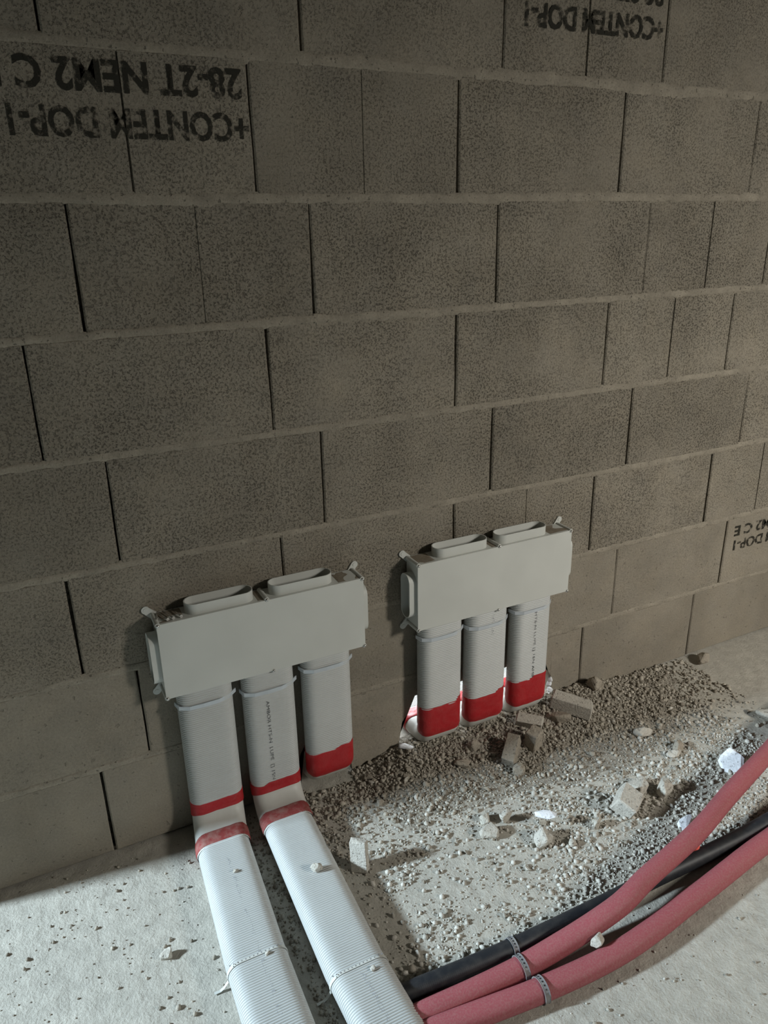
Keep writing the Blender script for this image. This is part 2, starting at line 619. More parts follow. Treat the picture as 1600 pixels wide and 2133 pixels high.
stencil(6, -0.4755, -0.432, 0.018, 1.652, 1.706, '+CONTEM DOP-1')
stencil(6, -0.4755, -0.462, 0.010, 1.730, 1.786, '28-2T NEM2 C E')
stencil(7, 0.6435, 0.700, 1.130, 1.915, 1.967, '+CONTEM DOP-1')
stencil(7, 0.6435, 0.690, 1.120, 1.990, 2.044, '28-2T NEM2 C E')
stencil(1, 1.6435, 1.690, 2.120, 0.385, 0.425, '+CONTEM DOP-1')
stencil(1, 1.6435, 1.685, 2.115, 0.440, 0.480, '28-2T NEM2 C E')


# ------------------------------------------------------------------ oval duct sweeps
def stadium(a, b, na=10, ns=5):
    """half width a, half thickness b -> list of (u, v, nu, nv)"""
    s = a - b
    out = []
    for t in np.linspace(-math.pi / 2, math.pi / 2, na, endpoint=False):
        out.append((s + b * math.cos(t), b * math.sin(t), math.cos(t), math.sin(t)))
    for t in np.linspace(1, -1, ns, endpoint=False):
        out.append((s * t, b, 0.0, 1.0))
    for t in np.linspace(math.pi / 2, 3 * math.pi / 2, na, endpoint=False):
        out.append((-s + b * math.cos(t), b * math.sin(t), math.cos(t), math.sin(t)))
    for t in np.linspace(-1, 1, ns, endpoint=False):
        out.append((s * t, -b, 0.0, -1.0))
    return out


class Path:
    """vertical drop at y0, quarter bend of radius r towards sign*y, then horizontal run; arc-length parameter s from the top"""
    def __init__(self, ztop, zb, y0, r, sign, xf):
        self.L1 = ztop - zb
        self.L2 = r * math.pi / 2
        self.zt, self.zb, self.y0, self.r, self.g, self.xf = ztop, zb, y0, r, sign, xf

    def at(self, s):
        if s < self.L1:
            y, z, ty, tz = self.y0, self.zt - s, 0.0, -1.0
        elif s < self.L1 + self.L2:
            a = (s - self.L1) / self.r
            y = self.y0 + self.g * self.r * (1 - math.cos(a))
            z = self.zb - self.r * math.sin(a)
            ty, tz = self.g * math.sin(a), -math.cos(a)
        else:
            e = s - self.L1 - self.L2
            y = self.y0 + self.g * (self.r + e)
            z = self.zb - self.r
            ty, tz = float(self.g), 0.0
        c = Vector((self.xf(y, z), y, z))
        # outward normal: towards the room on the drop, upwards on runs away from the wall
        n = Vector((0, tz, -ty)) if True else None
        return c, n


def sweep(name, path, a, b, stations, mat, parent, wob=None, cap=False):
    """stations: list of (s, outward offset) or (function of ring index -> s, offset)"""
    prof = stadium(a, b)
    m = len(prof)
    v, f = [], []
    for i, (s, d) in enumerate(stations):
        for k, (u, w_, nu, nw) in enumerate(prof):
            ss = s(k, u) if callable(s) else s
            c, n = path.at(ss)
            dd = d + (wob(ss, k, u) if wob else 0.0)
            v.append(c + Vector((1, 0, 0)) * (u + dd * nu) + n * (w_ + dd * nw))
        if i:
            for k in range(m):
                q = (k + 1) % m
                f.append(((i - 1) * m + k, (i - 1) * m + q, i * m + q, i * m + k))
    if cap:
        f.append(tuple(range(m)))
        f.append(tuple(range((len(stations) - 1) * m, len(stations) * m))[::-1])
    return mesh_obj(name, v, f, mat, parent, True)


PITCH = 0.0057


def corr(s0, s1, amp=0.0021):
    n = int((s1 - s0) / PITCH)
    st = []
    for i in range(n):
        s = s0 + i * PITCH
        st += [(s, 0.0), (s + PITCH * 0.22, amp * 0.25), (s + PITCH * 0.36, amp), (s + PITCH * 0.80, amp), (s + PITCH * 0.93, amp * 0.25)]
    return st


def tape_band(name, path, a, b, s0, s1, mat, parent, seed, step=None, base=0.0030):
    rn = random.Random(seed)
    ks = step
    def edge(sx, ph):
        def fn(k, u):
            e = sx + 0.0016 * fbm(u, k * 0.11, ph, 22)
            if ks and ph < 1 and ks[0] < u < ks[1]:
                e += ks[2]
            return e
        return fn
    st = []
    for i in range(13):
        t = i / 12
        e0, e1 = edge(s0, 0.3 + seed), edge(s1, 7.7 + seed)
        if ks:
            def e0(k, u, q=edge(s0, 0.3)):
                return q(k, u)
        st.append(((lambda k, u, t=t, e0=e0, e1=e1: e0(k, u) * (1 - t) + e1(k, u) * t), base if 0 < i < 12 else base - 0.0012))
    return sweep(name, path, a, b, st, mat, parent,
                 wob=lambda s, k, u: 0.0011 * fbm(u * 0.5, s * 2.2, seed + k * 0.02, 26))


def clip_band(name, path, a, b, s, parent, tilt=0.0):
    """faceted U clip pressed round the front of the duct below the box"""
    h, off, t = 0.0105, 0.0042, 0.0028
    c, n = path.at(s)
    prof = [(-a - off, -b * 0.2), (-a + 0.006 - off, b * 0.72), (-a * 0.62, b + off), (-a * 0.12, b + off + 0.001), (a * 0.40, b + off), (a * 0.80, b * 0.85), (a + off + 0.004, b * 0.15)]
    v, f = [], []
    for i, (u, w_) in enumerate(prof):
        nx = Vector((u, 0, w_)).normalized()
        for o_, dz in ((0, -h / 2), (t, -h / 2), (t, h / 2), (0, h / 2)):
            p = c + Vector((1, 0, 0)) * (u + o_ * nx.x) + n * (w_ + o_ * nx.z) + Vector((0, 0, dz + tilt * u))
            v.append(p)
        if i:
            for q in range(4):
                r = (q + 1) % 4
                f.append(((i - 1) * 4 + q, (i - 1) * 4 + r, i * 4 + r, i * 4 + q))
    f.append((0, 1, 2, 3))
    e = (len(prof) - 1) * 4
    f.append((e + 3, e + 2, e + 1, e))
    return mesh_obj(name, v, f, 'band', parent)


# ------------------------------------------------------------------ distribution boxes
def stadium_ring(bm, axis, base, ext, ca, cb, a, b, t):
    """open oval spigot: axis 'z' (up) or 'x'; base..ext along the axis, centre (ca, cb) of the other two"""
    po = stadium(a, b, 12, 4)
    pi = stadium(a - t, b - t, 12, 4)
    def P(u, w_, h):
        return (ca + u, cb + w_, h) if axis == 'z' else (h, ca + w_, cb + u)
    rings = []
    for prof, h in ((po, base), (po, ext), (pi, ext), (pi, base)):
        rings.append([bm.verts.new(P(u, w_, h)) for u, w_, _, _ in prof])
    m = len(po)
    for r0, r1 in zip(rings[:-1], rings[1:]):
        for k in range(m):
            q = (k + 1) % m
            bm.faces.new((r0[k], r0[q], r1[q], r1[k]))


def dist_box(x0, x1, z0, z1, collars, label, dusty, duct_xs):
    D = 0.070
    cx = (x0 + x1) / 2
    root = thing('duct_manifold_box', (cx, -D / 2, z0), label, 'duct box')
    # open-topped body built from its walls so that the collars show a hollow inside
    bm = bmesh.new()
    t = 0.0025
    add_box(bm, x0 + 0.002, x1 - 0.002, -0.006, -0.0035, z0, z1)
    add_box(bm, x0 + 0.002, x0 + 0.002 + t, -D + 0.003, -0.006, z0, z1)
    add_box(bm, x1 - 0.002 - t, x1 - 0.002, -D + 0.003, -0.006, z0, z1)
    add_box(bm, x0 + 0.002, x1 - 0.002, -D + 0.003, -0.006, z0, z0 + t)
    # top with two oval openings: strips around the collars
    ys = (-D + 0.003, -0.058, -0.012, -0.006)
    add_box(bm, x0 + 0.002, x1 - 0.002, ys[0], ys[1] + 0.002, z1 - t, z1)
    add_box(bm, x0 + 0.002, x1 - 0.002, ys[2] - 0.002, ys[3], z1 - t, z1)
    xs = [x0 + 0.002] + [q for (a, b) in collars for q in (a + 0.012, b - 0.012)] + [x1 - 0.002]
    for i in range(0, len(xs), 2):
        add_box(bm, xs[i], xs[i + 1], ys[1] + 0.002, ys[2] - 0.002, z1 - t, z1)
    bm_obj('body', bm, 'box', root)
    bm = bmesh.new()
    add_box(bm, x0, x1, -D, -D + 0.003, z0, z1, 0.0008)
    bm_obj('cover_plate', bm, 'box', root)
    for (a, b) in collars:
        bm = bmesh.new()
        stadium_ring(bm, 'z', z1 - 0.003, z1 + 0.026, (a + b) / 2, -0.035, (b - a) / 2, 0.0255, 0.0022)
        o = bm_obj('top_collar', bm, 'box', root, True)
        md = o.modifiers.new('e', 'EDGE_SPLIT'); md.split_angle = R(40)
        # debris fallen inside the collar
        n = 14
        v, f = [], []
        for i in range(n + 1):
            for j in range(5):
                px = a + 0.006 + (b - a - 0.012) * i / n
                py = -0.035 + 0.038 * (j / 4 - 0.5)
                v.append((px, py, z1 - 0.008 + 0.004 * fbm(px, py, 2, 40)))
        for i in range(n):
            for j in range(4):
                q = i * 5 + j
                f.append((q, q + 5, q + 6, q + 1))
        d = mesh_obj('collar_dust', v, f, 'dust', o, True)
    for sgn, xe in ((-1, x0 + 0.002), (1, x1 - 0.002)):
        bm = bmesh.new()
        stadium_ring(bm, 'x', xe - sgn * 0.001, xe + sgn * (0.017 if sgn > 0 else 0.022), -0.0345, (z0 + z1) / 2, 0.066, 0.0255, 0.0022)
        o = bm_obj('side_collar', bm, 'box', root, True)
        md = o.modifiers.new('e', 'EDGE_SPLIT'); md.split_angle = R(40)
    # screw posts running along the box edges, with screw heads in the cover
    posts = [(x0 + 0.003, z1 - 0.002), (x1 - 0.003, z1 - 0.002), (x0 + 0.003, z0 + 0.002), (x1 - 0.003, z0 + 0.002), (cx + 0.003, z1 + 0.001), (cx + 0.006, z0 + 0.001)]
    for (px, pz) in posts:
        bm = bmesh.new()
        add_cyl(bm, (px, -0.008, pz), (px, -D + 0.0005, pz), 0.0062, 16)
        po = bm_obj('screw_post', bm, 'box', root, True)
        md = po.modifiers.new('e', 'EDGE_SPLIT'); md.split_angle = R(50)
        bm = bmesh.new()
        bmesh.ops.create_uvsphere(bm, u_segments=12, v_segments=8, radius=0.0040, matrix=Matrix.Translation((px, -D - 0.0008, pz)))
        bm_obj('screw_head', bm, 'steel', po, True)
    # wall lugs
    for sx, px in ((-1, x0), (1, x1)):
        for sz, pz in ((1, z1), (-1, z0)):
            bm = bmesh.new()
            ex, ez = px + sx * (0.011 if sx < 0 else 0.005), pz + sz * 0.011
            out, inn = [], []
            ang0 = math.atan2(sz, sx)
            pts = [(px - sx * 0.014, pz + sz * 0.0), (px - sx * 0.0, pz - sz * 0.014)]
            ring = []
            for tt in np.linspace(-1.9, 1.9, 12):
                an = ang0 + tt
                ring.append((ex + 0.0095 * math.cos(an), ez + 0.0095 * math.sin(an)))
            poly = ring + (pts if sx * sz > 0 else pts[::-1])
            if sx * sz > 0:
                poly = ring + [pts[0], pts[1]]
            else:
                poly = ring + [pts[1], pts[0]]
            A = [bm.verts.new((q[0], -0.0045, q[1])) for q in poly]
            B = [bm.verts.new((q[0], -0.0005, q[1])) for q in poly]
            for i in range(len(poly)):
                j = (i + 1) % len(poly)
                bm.faces.new((A[i], A[j], B[j], B[i]))
            bm.faces.new(A); bm.faces.new(B[::-1])
            lug = bm_obj('wall_lug', bm, 'box', root)
            bm = bmesh.new()
            add_cyl(bm, (ex, -0.003, ez), (ex, -0.0049, ez), 0.003, 12)
            bm_obj('lug_hole', bm, 'conduit_black', lug)
            bm = bmesh.new()
            add_cyl(bm, (ex, -0.0040, ez), (ex, -0.0054, ez), 0.0050, 14)
            add_cyl(bm, (ex, -0.0050, ez), (ex, -0.0055, ez), 0.0050, 14)
            bm_obj('lug_boss', bm, 'box', lug)
    if dusty:
        v, f = [], []
        nx, ny = 60, 8
        for i in range(nx + 1):
            for j in range(ny + 1):
                px = x0 + 0.006 + (x1 - x0 - 0.012) * i / nx
                py = -0.063 + 0.056 * j / ny
                h = -0.0006 + dusty * (0.0012 + 0.0016 * fbm(px, py, 1, 12))
                for (a, b) in collars:
                    if a - 0.003 < px < b + 0.003 and abs(py + 0.035) < 0.030:
                        h = -0.004
                v.append((px, py, z1 + h))
        for i in range(nx):
            for j in range(ny):
                q = i * (ny + 1) + j
                f.append((q, q + ny + 1, q + ny + 2, q + 1))
        mesh_obj('dust_layer', v, f, 'dust', root, True)
    return root


Z0, Z1 = 0.447, 0.645
dist_box(-0.308, 0.2125, Z0, Z1, [(-0.236, -0.070), (-0.029, 0.137)], 'off-white plastic duct box on the block wall, loose screws on its top', 0.6, None)
dist_box(0.3715, 0.8875, Z0, Z1, [(0.437, 0.607), (0.638, 0.811)], 'off-white plastic duct box on the block wall with dusty top, right one', 1.0, None)

# ------------------------------------------------------------------ ducts
A_, B_ = 0.0665, 0.0265


def lerp_x(tab, free):
    ys = [t[0] for t in tab]
    xs = [t[1] for t in tab]
    def f(y, z):
        return float(np.interp(-y, ys, xs))
    return f


def floor_duct(tab, label, band_s, tape_step, seed, printed):
    xf = lerp_x(tab, None)
    p = Path(0.4465, 0.100, -0.0355, 0.070, -1, xf)
    root = thing('flat_oval_duct', (tab[0][1], -0.0355, 0), label, 'duct')
    L1, L2 = p.L1, p.L2
    sweep('riser', p, A_, B_, corr(0.0, 0.338), 'duct', root)
    sweep('smooth_bend', p, A_ + 0.0008, B_ + 0.0008, [(s, 0.0) for s in np.linspace(0.330, 0.505, 30)], 'duct_bend', root)
    tape_band('red_tape', p, A_, B_, 0.335, 0.377, 'tape', root, seed, tape_step)
    o = tape_band('red_tape', p, A_, B_, 0.458, 0.500, 'tape_dusty_shaded', root, seed + 5)
    o['label'] = 'dust-covered red tape with shade painted into its colour'
    run = sweep('floor_run', p, A_ - 0.0035, B_, corr(0.498, 1.75), 'duct', root)
    clip_band('clip_band', p, A_, B_, band_s, root)
    return root, p, run


tab1 = [(0.0, -0.213), (0.035, -0.213), (0.10, -0.224), (0.15, -0.231), (0.48, -0.2525), (0.68, -0.258), (1.4, -0.262)]
tab2 = [(0.0, -0.052), (0.035, -0.052), (0.10, -0.056), (0.15, -0.059), (0.59, -0.0735), (0.75, -0.070), (1.4, -0.050)]
d1, p1, run1 = floor_duct(tab1, 'ribbed white flat duct from leftmost box outlet bending along the floor, nearest the bare floor', 0.043, None, 1, True)
d2, p2, run2 = floor_duct(tab2, 'ribbed white flat duct with printed lettering bending along the floor, right one of two', 0.056, (-0.2, -0.03, 0.008), 2, True)


def strap(p, s, root, seed):
    """perforated fixing strap crossing the duct, its ends bent to the floor"""
    v, f = [], []
    prof = [q for q in stadium(A_ - 0.0035, B_) ]
    c, n = p.at(s)
    pts = []
    keep = [q for q in prof if q[1] > -0.012]
    keep.sort(key=lambda q: math.atan2(q[1] + 0.02, q[0]))
    for (u, w_, nu, nw) in keep:
        pts.append((u + 0.0026 * nu, w_ + 0.0026 * nw, nu, nw))
    pts.append((-0.0745, -0.022, -1.0, 0.0))
    pts.append((-0.083, -0.0272, -0.5, 0.86))
    pts.append((-0.096, -0.0278, 0.0, 1.0))
    hw = 0.0030
    for i, (u, w_, nu, nw) in enumerate(pts):
        for dy, o_ in ((-hw, 0), (-hw, 0.0012), (hw, 0.0012), (hw, 0)):
            v.append(c + Vector((u + o_ * nu, dy, 0)) + n * (w_ + o_ * nw))
        if i:
            for q in range(4):
                r = (q + 1) % 4
                f.append(((i - 1) * 4 + q, (i - 1) * 4 + r, i * 4 + r, i * 4 + q))
    o = mesh_obj('fixing_strap', v, f, 'box', root)
    bm = bmesh.new()
    x = -0.058
    while x < 0.06:
        cc = c + Vector((x, 0.0005, 0)) + n * (B_ + 0.0034)
        add_cyl(bm, cc, cc + n * 0.0006, 0.0016, 8)
        x += 0.0085
    h = bm_obj('strap_holes', bm, 'tie', o)
    h['kind'] = 'stuff'
    return o


strap(p1, 0.4695 + 0.380, d1, 1)
strap(p2, 0.4695 + 0.500, d2, 2)


def wall_duct(x, label, s_top, s_bot, band_s, seed, step, dusty=False):
    xf = lambda y, z: x
    p = Path(0.4465, 0.104, -0.0355, 0.050, 1, xf)
    root = thing('flat_oval_duct', (x, -0.0355, 0), label, 'duct')
    sweep('riser', p, A_, B_, corr(0.0, s_top + 0.012), 'duct', root)
    sweep('smooth_bend', p, A_ + 0.0008, B_ + 0.0008, [(s, 0.0) for s in np.linspace(s_top, 0.468, 30)], 'duct_bend', root)
    tape_band('red_tape', p, A_, B_, s_top, s_bot, 'tape', root, seed, step)
    tape_band('red_tape', p, A_, B_, 0.455, 0.500, 'tape', root, seed + 9)
    sweep('wall_run', p, A_, B_, corr(0.495, 0.80), 'duct', root)
    clip_band('clip_band', p, A_, B_, band_s, root)
    return root, p


d3, p3 = wall_duct(0.108, 'ribbed white flat duct on the right of the left box, entering the wall', 0.298, 0.366, 0.036, 11, (0.02, 0.2, -0.006))
e1, q1 = wall_duct(0.459, 'ribbed white flat duct under the right box, nearest the left box', 0.268, 0.358, 0.040, 12, (0.045, 0.2, -0.012))
e2, q2 = wall_duct(0.6145, 'ribbed white flat duct in the middle under the right box', 0.284, 0.360, 0.046, 13, (0.03, 0.2, -0.012))
e3, q3 = wall_duct(0.774, 'ribbed white flat duct under the right box, nearest the loose chunks', 0.275, 0.358, 0.036, 14, (0.0, 0.2, -0.008))


def duct_print(p, root, body, s0, s1, u, h, mat, yoff):
    c0, n = p.at(s0)
    c1, _ = p.at(s1)
    d = (c1 - c0)
    L = d.length
    d.normalize()
    side = Vector((1, 0, 0))
    o = text_mesh('print', body, d, side, L, h, c0 + side * u + n * (B_ + yoff), mat, root)
    o['label'] = 'small printed lettering'
    return o


YO = 0.0024
duct_print(p2, d2, 'AMBOR HTS-N  LUPE  [] 1SN', 0.085, 0.330, -0.018, 0.011, 'ink_duct', YO)
duct_print(q2, e2, 'HTS-N', 0.015, 0.080, 0.003, 0.010, 'ink_faint', YO)
duct_print(q3, e3, 'HTS-N LUPE [] 1SN AMB', 0.045, 0.272, -0.002, 0.010, 'ink_duct', YO)
duct_print(p1, d1, 'AMBOR HTS-N LUPE [] 1SN AMBOR', 0.56, 1.25, -0.006, 0.009, 'ink_faint', YO)
duct_print(p2, d2, 'AMBOR HTS-N LUPE', 0.985, 1.30, -0.006, 0.009, 'ink_faint', YO)


# ------------------------------------------------------------------ conduits
def tube(name, pts, r, mat, parent, seg=20, rib=None, flat=None, seed=0, wob=0.0, step=0.004):
    P = [Vector(q) for q in pts]
    # Catmull-Rom resample
    dense = []
    Q = [P[0] * 2 - P[1]] + P + [P[-1] * 2 - P[-2]]
    for i in range(1, len(Q) - 2):
        for t in np.linspace(0, 1, 60, endpoint=False):
            a, b, c, d = Q[i - 1], Q[i], Q[i + 1], Q[i + 2]
            dense.append(0.5 * ((2 * b) + (c - a) * t + (2 * a - 5 * b + 4 * c - d) * t * t + (3 * b - a - 3 * c + d) * t ** 3))
    dense.append(P[-1])
    cum = [0]
    for a, b in zip(dense[:-1], dense[1:]):
        cum.append(cum[-1] + (b - a).length)
    n = int(cum[-1] / step)
    D = np.array([q[:] for q in dense])
    S = np.linspace(0, cum[-1], n)
    C = np.stack([np.interp(S, cum, D[:, k]) for k in range(3)], 1)
    v, f = [], []
    for i in range(n):
        c = Vector(C[i])
        t = Vector(C[min(i + 1, n - 1)] - C[max(i - 1, 0)]).normalized()
        side = t.cross(Vector((0, 0, 1))).normalized()
        up = side.cross(t)
        rr = r
        if rib:
            rr = r + (rib[1] if (i % rib[0]) < rib[0] / 2 else 0)
        for k in range(seg):
            an = 2 * math.pi * k / seg
            q = rr * (1 + wob * fbm(S[i] * 0.6, math.cos(an) * 0.05, seed + math.sin(an) * 0.05, 10))
            # a lengthwise crease on conduits that were coiled
            if flat:
                q *= 1 + flat * max(0.0, math.cos(an - 2.2 - 0.25 * math.sin(S[i] * 2))) ** 14 - flat * 0.6 * max(0.0, math.cos(an - 1.4)) ** 4
            v.append(c + side * (q * math.cos(an)) + up * (q * math.sin(an)))
        if i:
            for k in range(seg):
                g = (k + 1) % seg
                f.append(((i - 1) * seg + k, (i - 1) * seg + g, i * seg + g, i * seg + k))
    f.append(tuple(range(seg)))
    f.append(tuple(range((n - 1) * seg, n * seg))[::-1])
    return mesh_obj(name, v, f, mat, parent, True)


def tie_band(c, t, r, parent):
    c, t = Vector(c), Vector(t).normalized()
    side = t.cross(Vector((0, 0, 1))).normalized()
    up = side.cross(t)
    v, f = [], []
    seg = 28
    prof = ((-0.006, 0.0006), (-0.006, 0.0028), (-0.0035, 0.0020), (0.0035, 0.0020), (0.006, 0.0028), (0.006, 0.0006))
    m = len(prof)
    for k in range(seg):
        an = 2 * math.pi * k / seg
        for (e, o_) in prof:
            v.append(c + t * e + (side * math.cos(an) + up * math.sin(an)) * (r + o_))
        g = (k + 1) % seg
        for q in range(m):
            w_ = (q + 1) % m
            f.append((k * m + q, g * m + q, g * m + w_, k * m + w_))
    o = mesh_obj('clamp_ring', v, f, 'tie', parent)
    bm = bmesh.new()
    for an in np.linspace(0.9, 2.4, 6):
        dr = side * math.cos(an) + up * math.sin(an)
        add_cyl(bm, c + dr * (r + 0.0016), c + dr * (r + 0.0024), 0.0018, 8)
    h = bm_obj('ring_slots', bm, 'conduit_black', o)
    h['kind'] = 'stuff'
    return o


RB, RR = 0.0190, 0.0235
cb = thing('black_conduit', (-0.02, -0.69, 0), 'thin black ribbed conduit lying behind the red conduits on the floor', 'conduit')
tube('tube', [(-0.014, -0.6885, 0.0202), (0.012, -0.691, 0.0202), (0.261, -0.706, 0.0202), (0.641, -0.709, 0.0202), (1.058, -0.708, 0.0202), (1.6, -0.66, 0.0202), (1.95, -0.60, 0.0202)], RB, 'conduit_black', cb, 18, rib=(2, 0.0009), step=0.0022)
tie_band((0.250, -0.7055, 0.0202), (1, -0.05, 0), RB + 0.0008, cb)
cr1 = thing('red_conduit', (0.0, -0.75, 0), 'dusty red conduit crossing over the black one, farther from the camera', 'conduit')
tube('tube', [(-0.016, -0.7480, 0.0245), (0.012, -0.7492, 0.0245), (0.241, -0.757, 0.027), (0.475, -0.757, 0.058), (0.613, -0.728, 0.066), (0.815, -0.684, 0.067), (0.999, -0.626, 0.066), (1.23, -0.560, 0.068), (1.6, -0.44, 0.05)], RR, 'conduit_red', cr1, 22, flat=0.03, seed=2, wob=0.03, step=0.006)
tie_band((0.236, -0.757, 0.0268), (1, -0.02, 0.05), RR + 0.0004, cr1)
cr2 = thing('red_conduit', (0.0, -0.80, 0), 'dusty red conduit lying nearest the camera on the bare floor', 'conduit')
tube('tube', [(-0.014, -0.785, 0.0245), (0.035, -0.790, 0.0245), (0.247, -0.815, 0.0245), (0.460, -0.822, 0.0245), (0.704, -0.794, 0.0245), (0.995, -0.755, 0.0245), (1.4, -0.72, 0.0245), (1.9, -0.70, 0.0245)], RR, 'conduit_red', cr2, 22, flat=0.05, seed=7, wob=0.03, step=0.006)
tie_band((0.243, -0.8145, 0.0245), (1, -0.07, 0), RR + 0.0006, cr2)


# ------------------------------------------------------------------ rubble heap
def sm(a, b, x):
    t = min(1.0, max(0.0, (x - a) / (b - a)))
    return t * t * (3 - 2 * t)


def heap(x, y):
    """height of the swept-up dirt above the slab"""
    d = -y
    crest = 0.043 * sm(0.16, 0.40, x) * (1 - sm(0.86, 1.25, x)) + 0.010 * sm(0.9, 1.05, x) * (1 - sm(1.2, 1.5, x))
    h = crest * math.exp(-(max(0, d - 0.02) / 0.15) ** 2)
    skirt = 0.004 * sm(0.12, 0.40, x) * (1 - sm(1.15, 1.5, x)) * (1 - sm(0.20, 0.42 + 0.16 * (x - 0.5), d))
    h += skirt
    h -= 0.0045 * max(0.0, 0.35 + fbm(x, y, 11, 7)) * (1 - sm(0.006, 0.02, h))
    h += (0.0035 * fbm(x, y, 0, 9) + 0.002 * fbm(x, y, 4, 30)) * min(1.0, h / 0.008)
    return h


nx, ny = 230, 84
hv, hf = [], []
hx0, hx1, hy0, hy1 = -0.03, 1.62, -0.58, 0.02
for i in range(nx + 1):
    for j in range(ny + 1):
        x = hx0 + (hx1 - hx0) * i / nx
        y = hy0 + (hy1 - hy0) * j / ny
        h = heap(x, min(y, 0))
        hv.append((x, min(y, 0.1 if 0.35 < x < 0.9 else -0.0005), h - 0.0012))
for i in range(nx):
    for j in range(ny):
        q = i * (ny + 1) + j
        if max(hv[q][2], hv[q + 1][2], hv[q + ny + 1][2], hv[q + ny + 2][2]) > 0.0002:
            hf.append((q, q + ny + 1, q + ny + 2, q + 1))
tag(mesh_obj('rubble_heap', hv, hf, 'dirt', None, True), 'brown heap of swept dirt and mortar crumbs along the wall foot', 'rubble', kind='stuff')

ICO = [(0, -0.526, 0.851), (0.851, 0, 0.526), (0.851, 0, -0.526), (-0.851, 0, -0.526), (-0.851, 0, 0.526), (-0.526, 0.851, 0), (0.526, 0.851, 0), (0.526, -0.851, 0), (-0.526, -0.851, 0), (0, -0.526, -0.851), (0, 0.526, -0.851), (0, 0.526, 0.851)]
ICOF = [(1, 2, 6), (1, 7, 2), (3, 4, 5), (4, 3, 8), (6, 5, 11), (5, 6, 10), (9, 10, 2), (10, 9, 3), (7, 8, 9), (8, 7, 0), (11, 0, 1), (0, 11, 4), (6, 2, 10), (1, 6, 11), (3, 5, 10), (5, 4, 11), (2, 7, 9), (7, 1, 0), (3, 9, 8), (4, 8, 0)]


def grit(name, pts, mat, seed, label):
    rng = np.random.default_rng(seed)
    base = np.array(ICO)
    fb = np.array(ICOF)
    V, F = [], []
    for i, (x, y, z, s) in enumerate(pts):
        a = rng.normal(size=(3, 3))
        q, _ = np.linalg.qr(a)
        sc = rng.uniform(0.55, 1.1, 3)
        b = base * (1 + rng.uniform(-0.22, 0.22, (12, 1)))
        b = (b * sc) @ q.T * s
        b += np.array((x, y, z + s * 0.35))
        V.append(b)
        F.append(fb + 12 * i)
    V = np.concatenate(V); F = np.concatenate(F)
    me = bpy.data.meshes.new(name)
    me.vertices.add(len(V)); me.vertices.foreach_set('co', V.ravel())
    me.loops.add(F.size); me.loops.foreach_set('vertex_index', F.ravel())
    me.polygons.add(len(F)); me.polygons.foreach_set('loop_start', np.arange(0, F.size, 3)); me.polygons.foreach_set('loop_total', np.full(len(F), 3))
    me.materials.append(M[mat])
    me.update(calc_edges=True)
    me.validate()
    o = bpy.data.objects.new(name, me)
    COL.objects.link(o)
    return tag(o, label, 'gravel', kind='stuff')


def free(x, y, m=0.004):
    """not under a duct or conduit"""
    if y < -0.02 and abs(x - np.interp(-y, [t[0] for t in tab1], [t[1] for t in tab1])) < 0.064 + m and y > -1.3:
        return False
    if y < -0.02 and abs(x - np.interp(-y, [t[0] for t in tab2], [t[1] for t in tab2])) < 0.064 + m and y > -1.3:
        return False
    if x > -0.02 and abs(y + 0.703) < RB + m and x < 1.2:
        return False
    if abs(y - np.interp(x, [0.0, 0.247, 0.46, 0.704, 0.995, 1.4], [-0.79, -0.815, -0.822, -0.794, -0.755, -0.72])) < RR + m:
        return False
    if x < 0.40 and abs(y + 0.755) < RR + m:
        return False
    for cx in (0.108, 0.459, 0.6145, 0.774):
        if abs(x - cx) < 0.07 and y > -0.036 - m:
            return False
    return y < -0.004


rg = random.Random(21)
pts = []
while len(pts) < 9000:
    x = rg.uniform(-0.01, 1.5)
    y = -abs(rg.gauss(0, 0.25))
    if y < -0.66 or not free(x, y):
        continue
    h = heap(x, y)
    dens = 0.10 + 0.30 * (1 - sm(0.15, 0.5, -y)) + 0.5 * (1 - sm(0.1, 0.22, -y)) * (1 - sm(0.2, 0.4, x)) + 0.7 * sm(0.0, 0.012, h) + 0.4 * max(0, fbm(x, y, 2, 5))
    if rg.random() < dens:
        pts.append((x, y, max(0, h - 0.0012), 0.0014 + 0.0026 * rg.random() + 0.006 * rg.random() ** 6))
grit('gravel_cover', pts, 'grit_dark', 1, 'brown grit covering the rubble heap below the right box')
pts = []
while len(pts) < 8200:
    x = rg.uniform(0.0, 1.35)
    y = rg.uniform(-0.70, -0.18)
    if not free(x, y):
        continue
    dens = 0.08 + 0.75 * max(0, fbm(x, y, 6, 4.5)) + 0.5 * max(0, fbm(x, y, 8, 14))
    dens += 0.55 * math.exp(-((y + 0.64) / 0.055) ** 2) * sm(0.3, 0.55, x)
    dens += 0.5 * sm(0.3, 0.8, x) * math.exp(-((y + 0.48) / 0.1) ** 2)
    if rg.random() < dens * 0.8:
        pts.append((x, y, max(0, heap(x, y) - 0.0012), 0.0010 + 0.0022 * rg.random() + 0.0060 * rg.random() ** 7))
grit('gravel_scatter', pts, 'grit', 2, 'pale grit scattered on the floor between right flat duct and red conduits')
pts = []
while len(pts) < 420:
    x, y = rg.uniform(-1.0, -0.28), rg.uniform(-0.85, -0.01)
    if free(x, y) and rg.random() < 0.25 + max(0, fbm(x, y, 3, 6)):
        pts.append((x, y, 0, 0.0009 + 0.0016 * rg.random() + 0.0045 * rg.random() ** 6))
grit('gravel_specks', pts, 'grit_dark', 3, 'tiny specks of grit on the floor left of the flat ducts')
pts = []
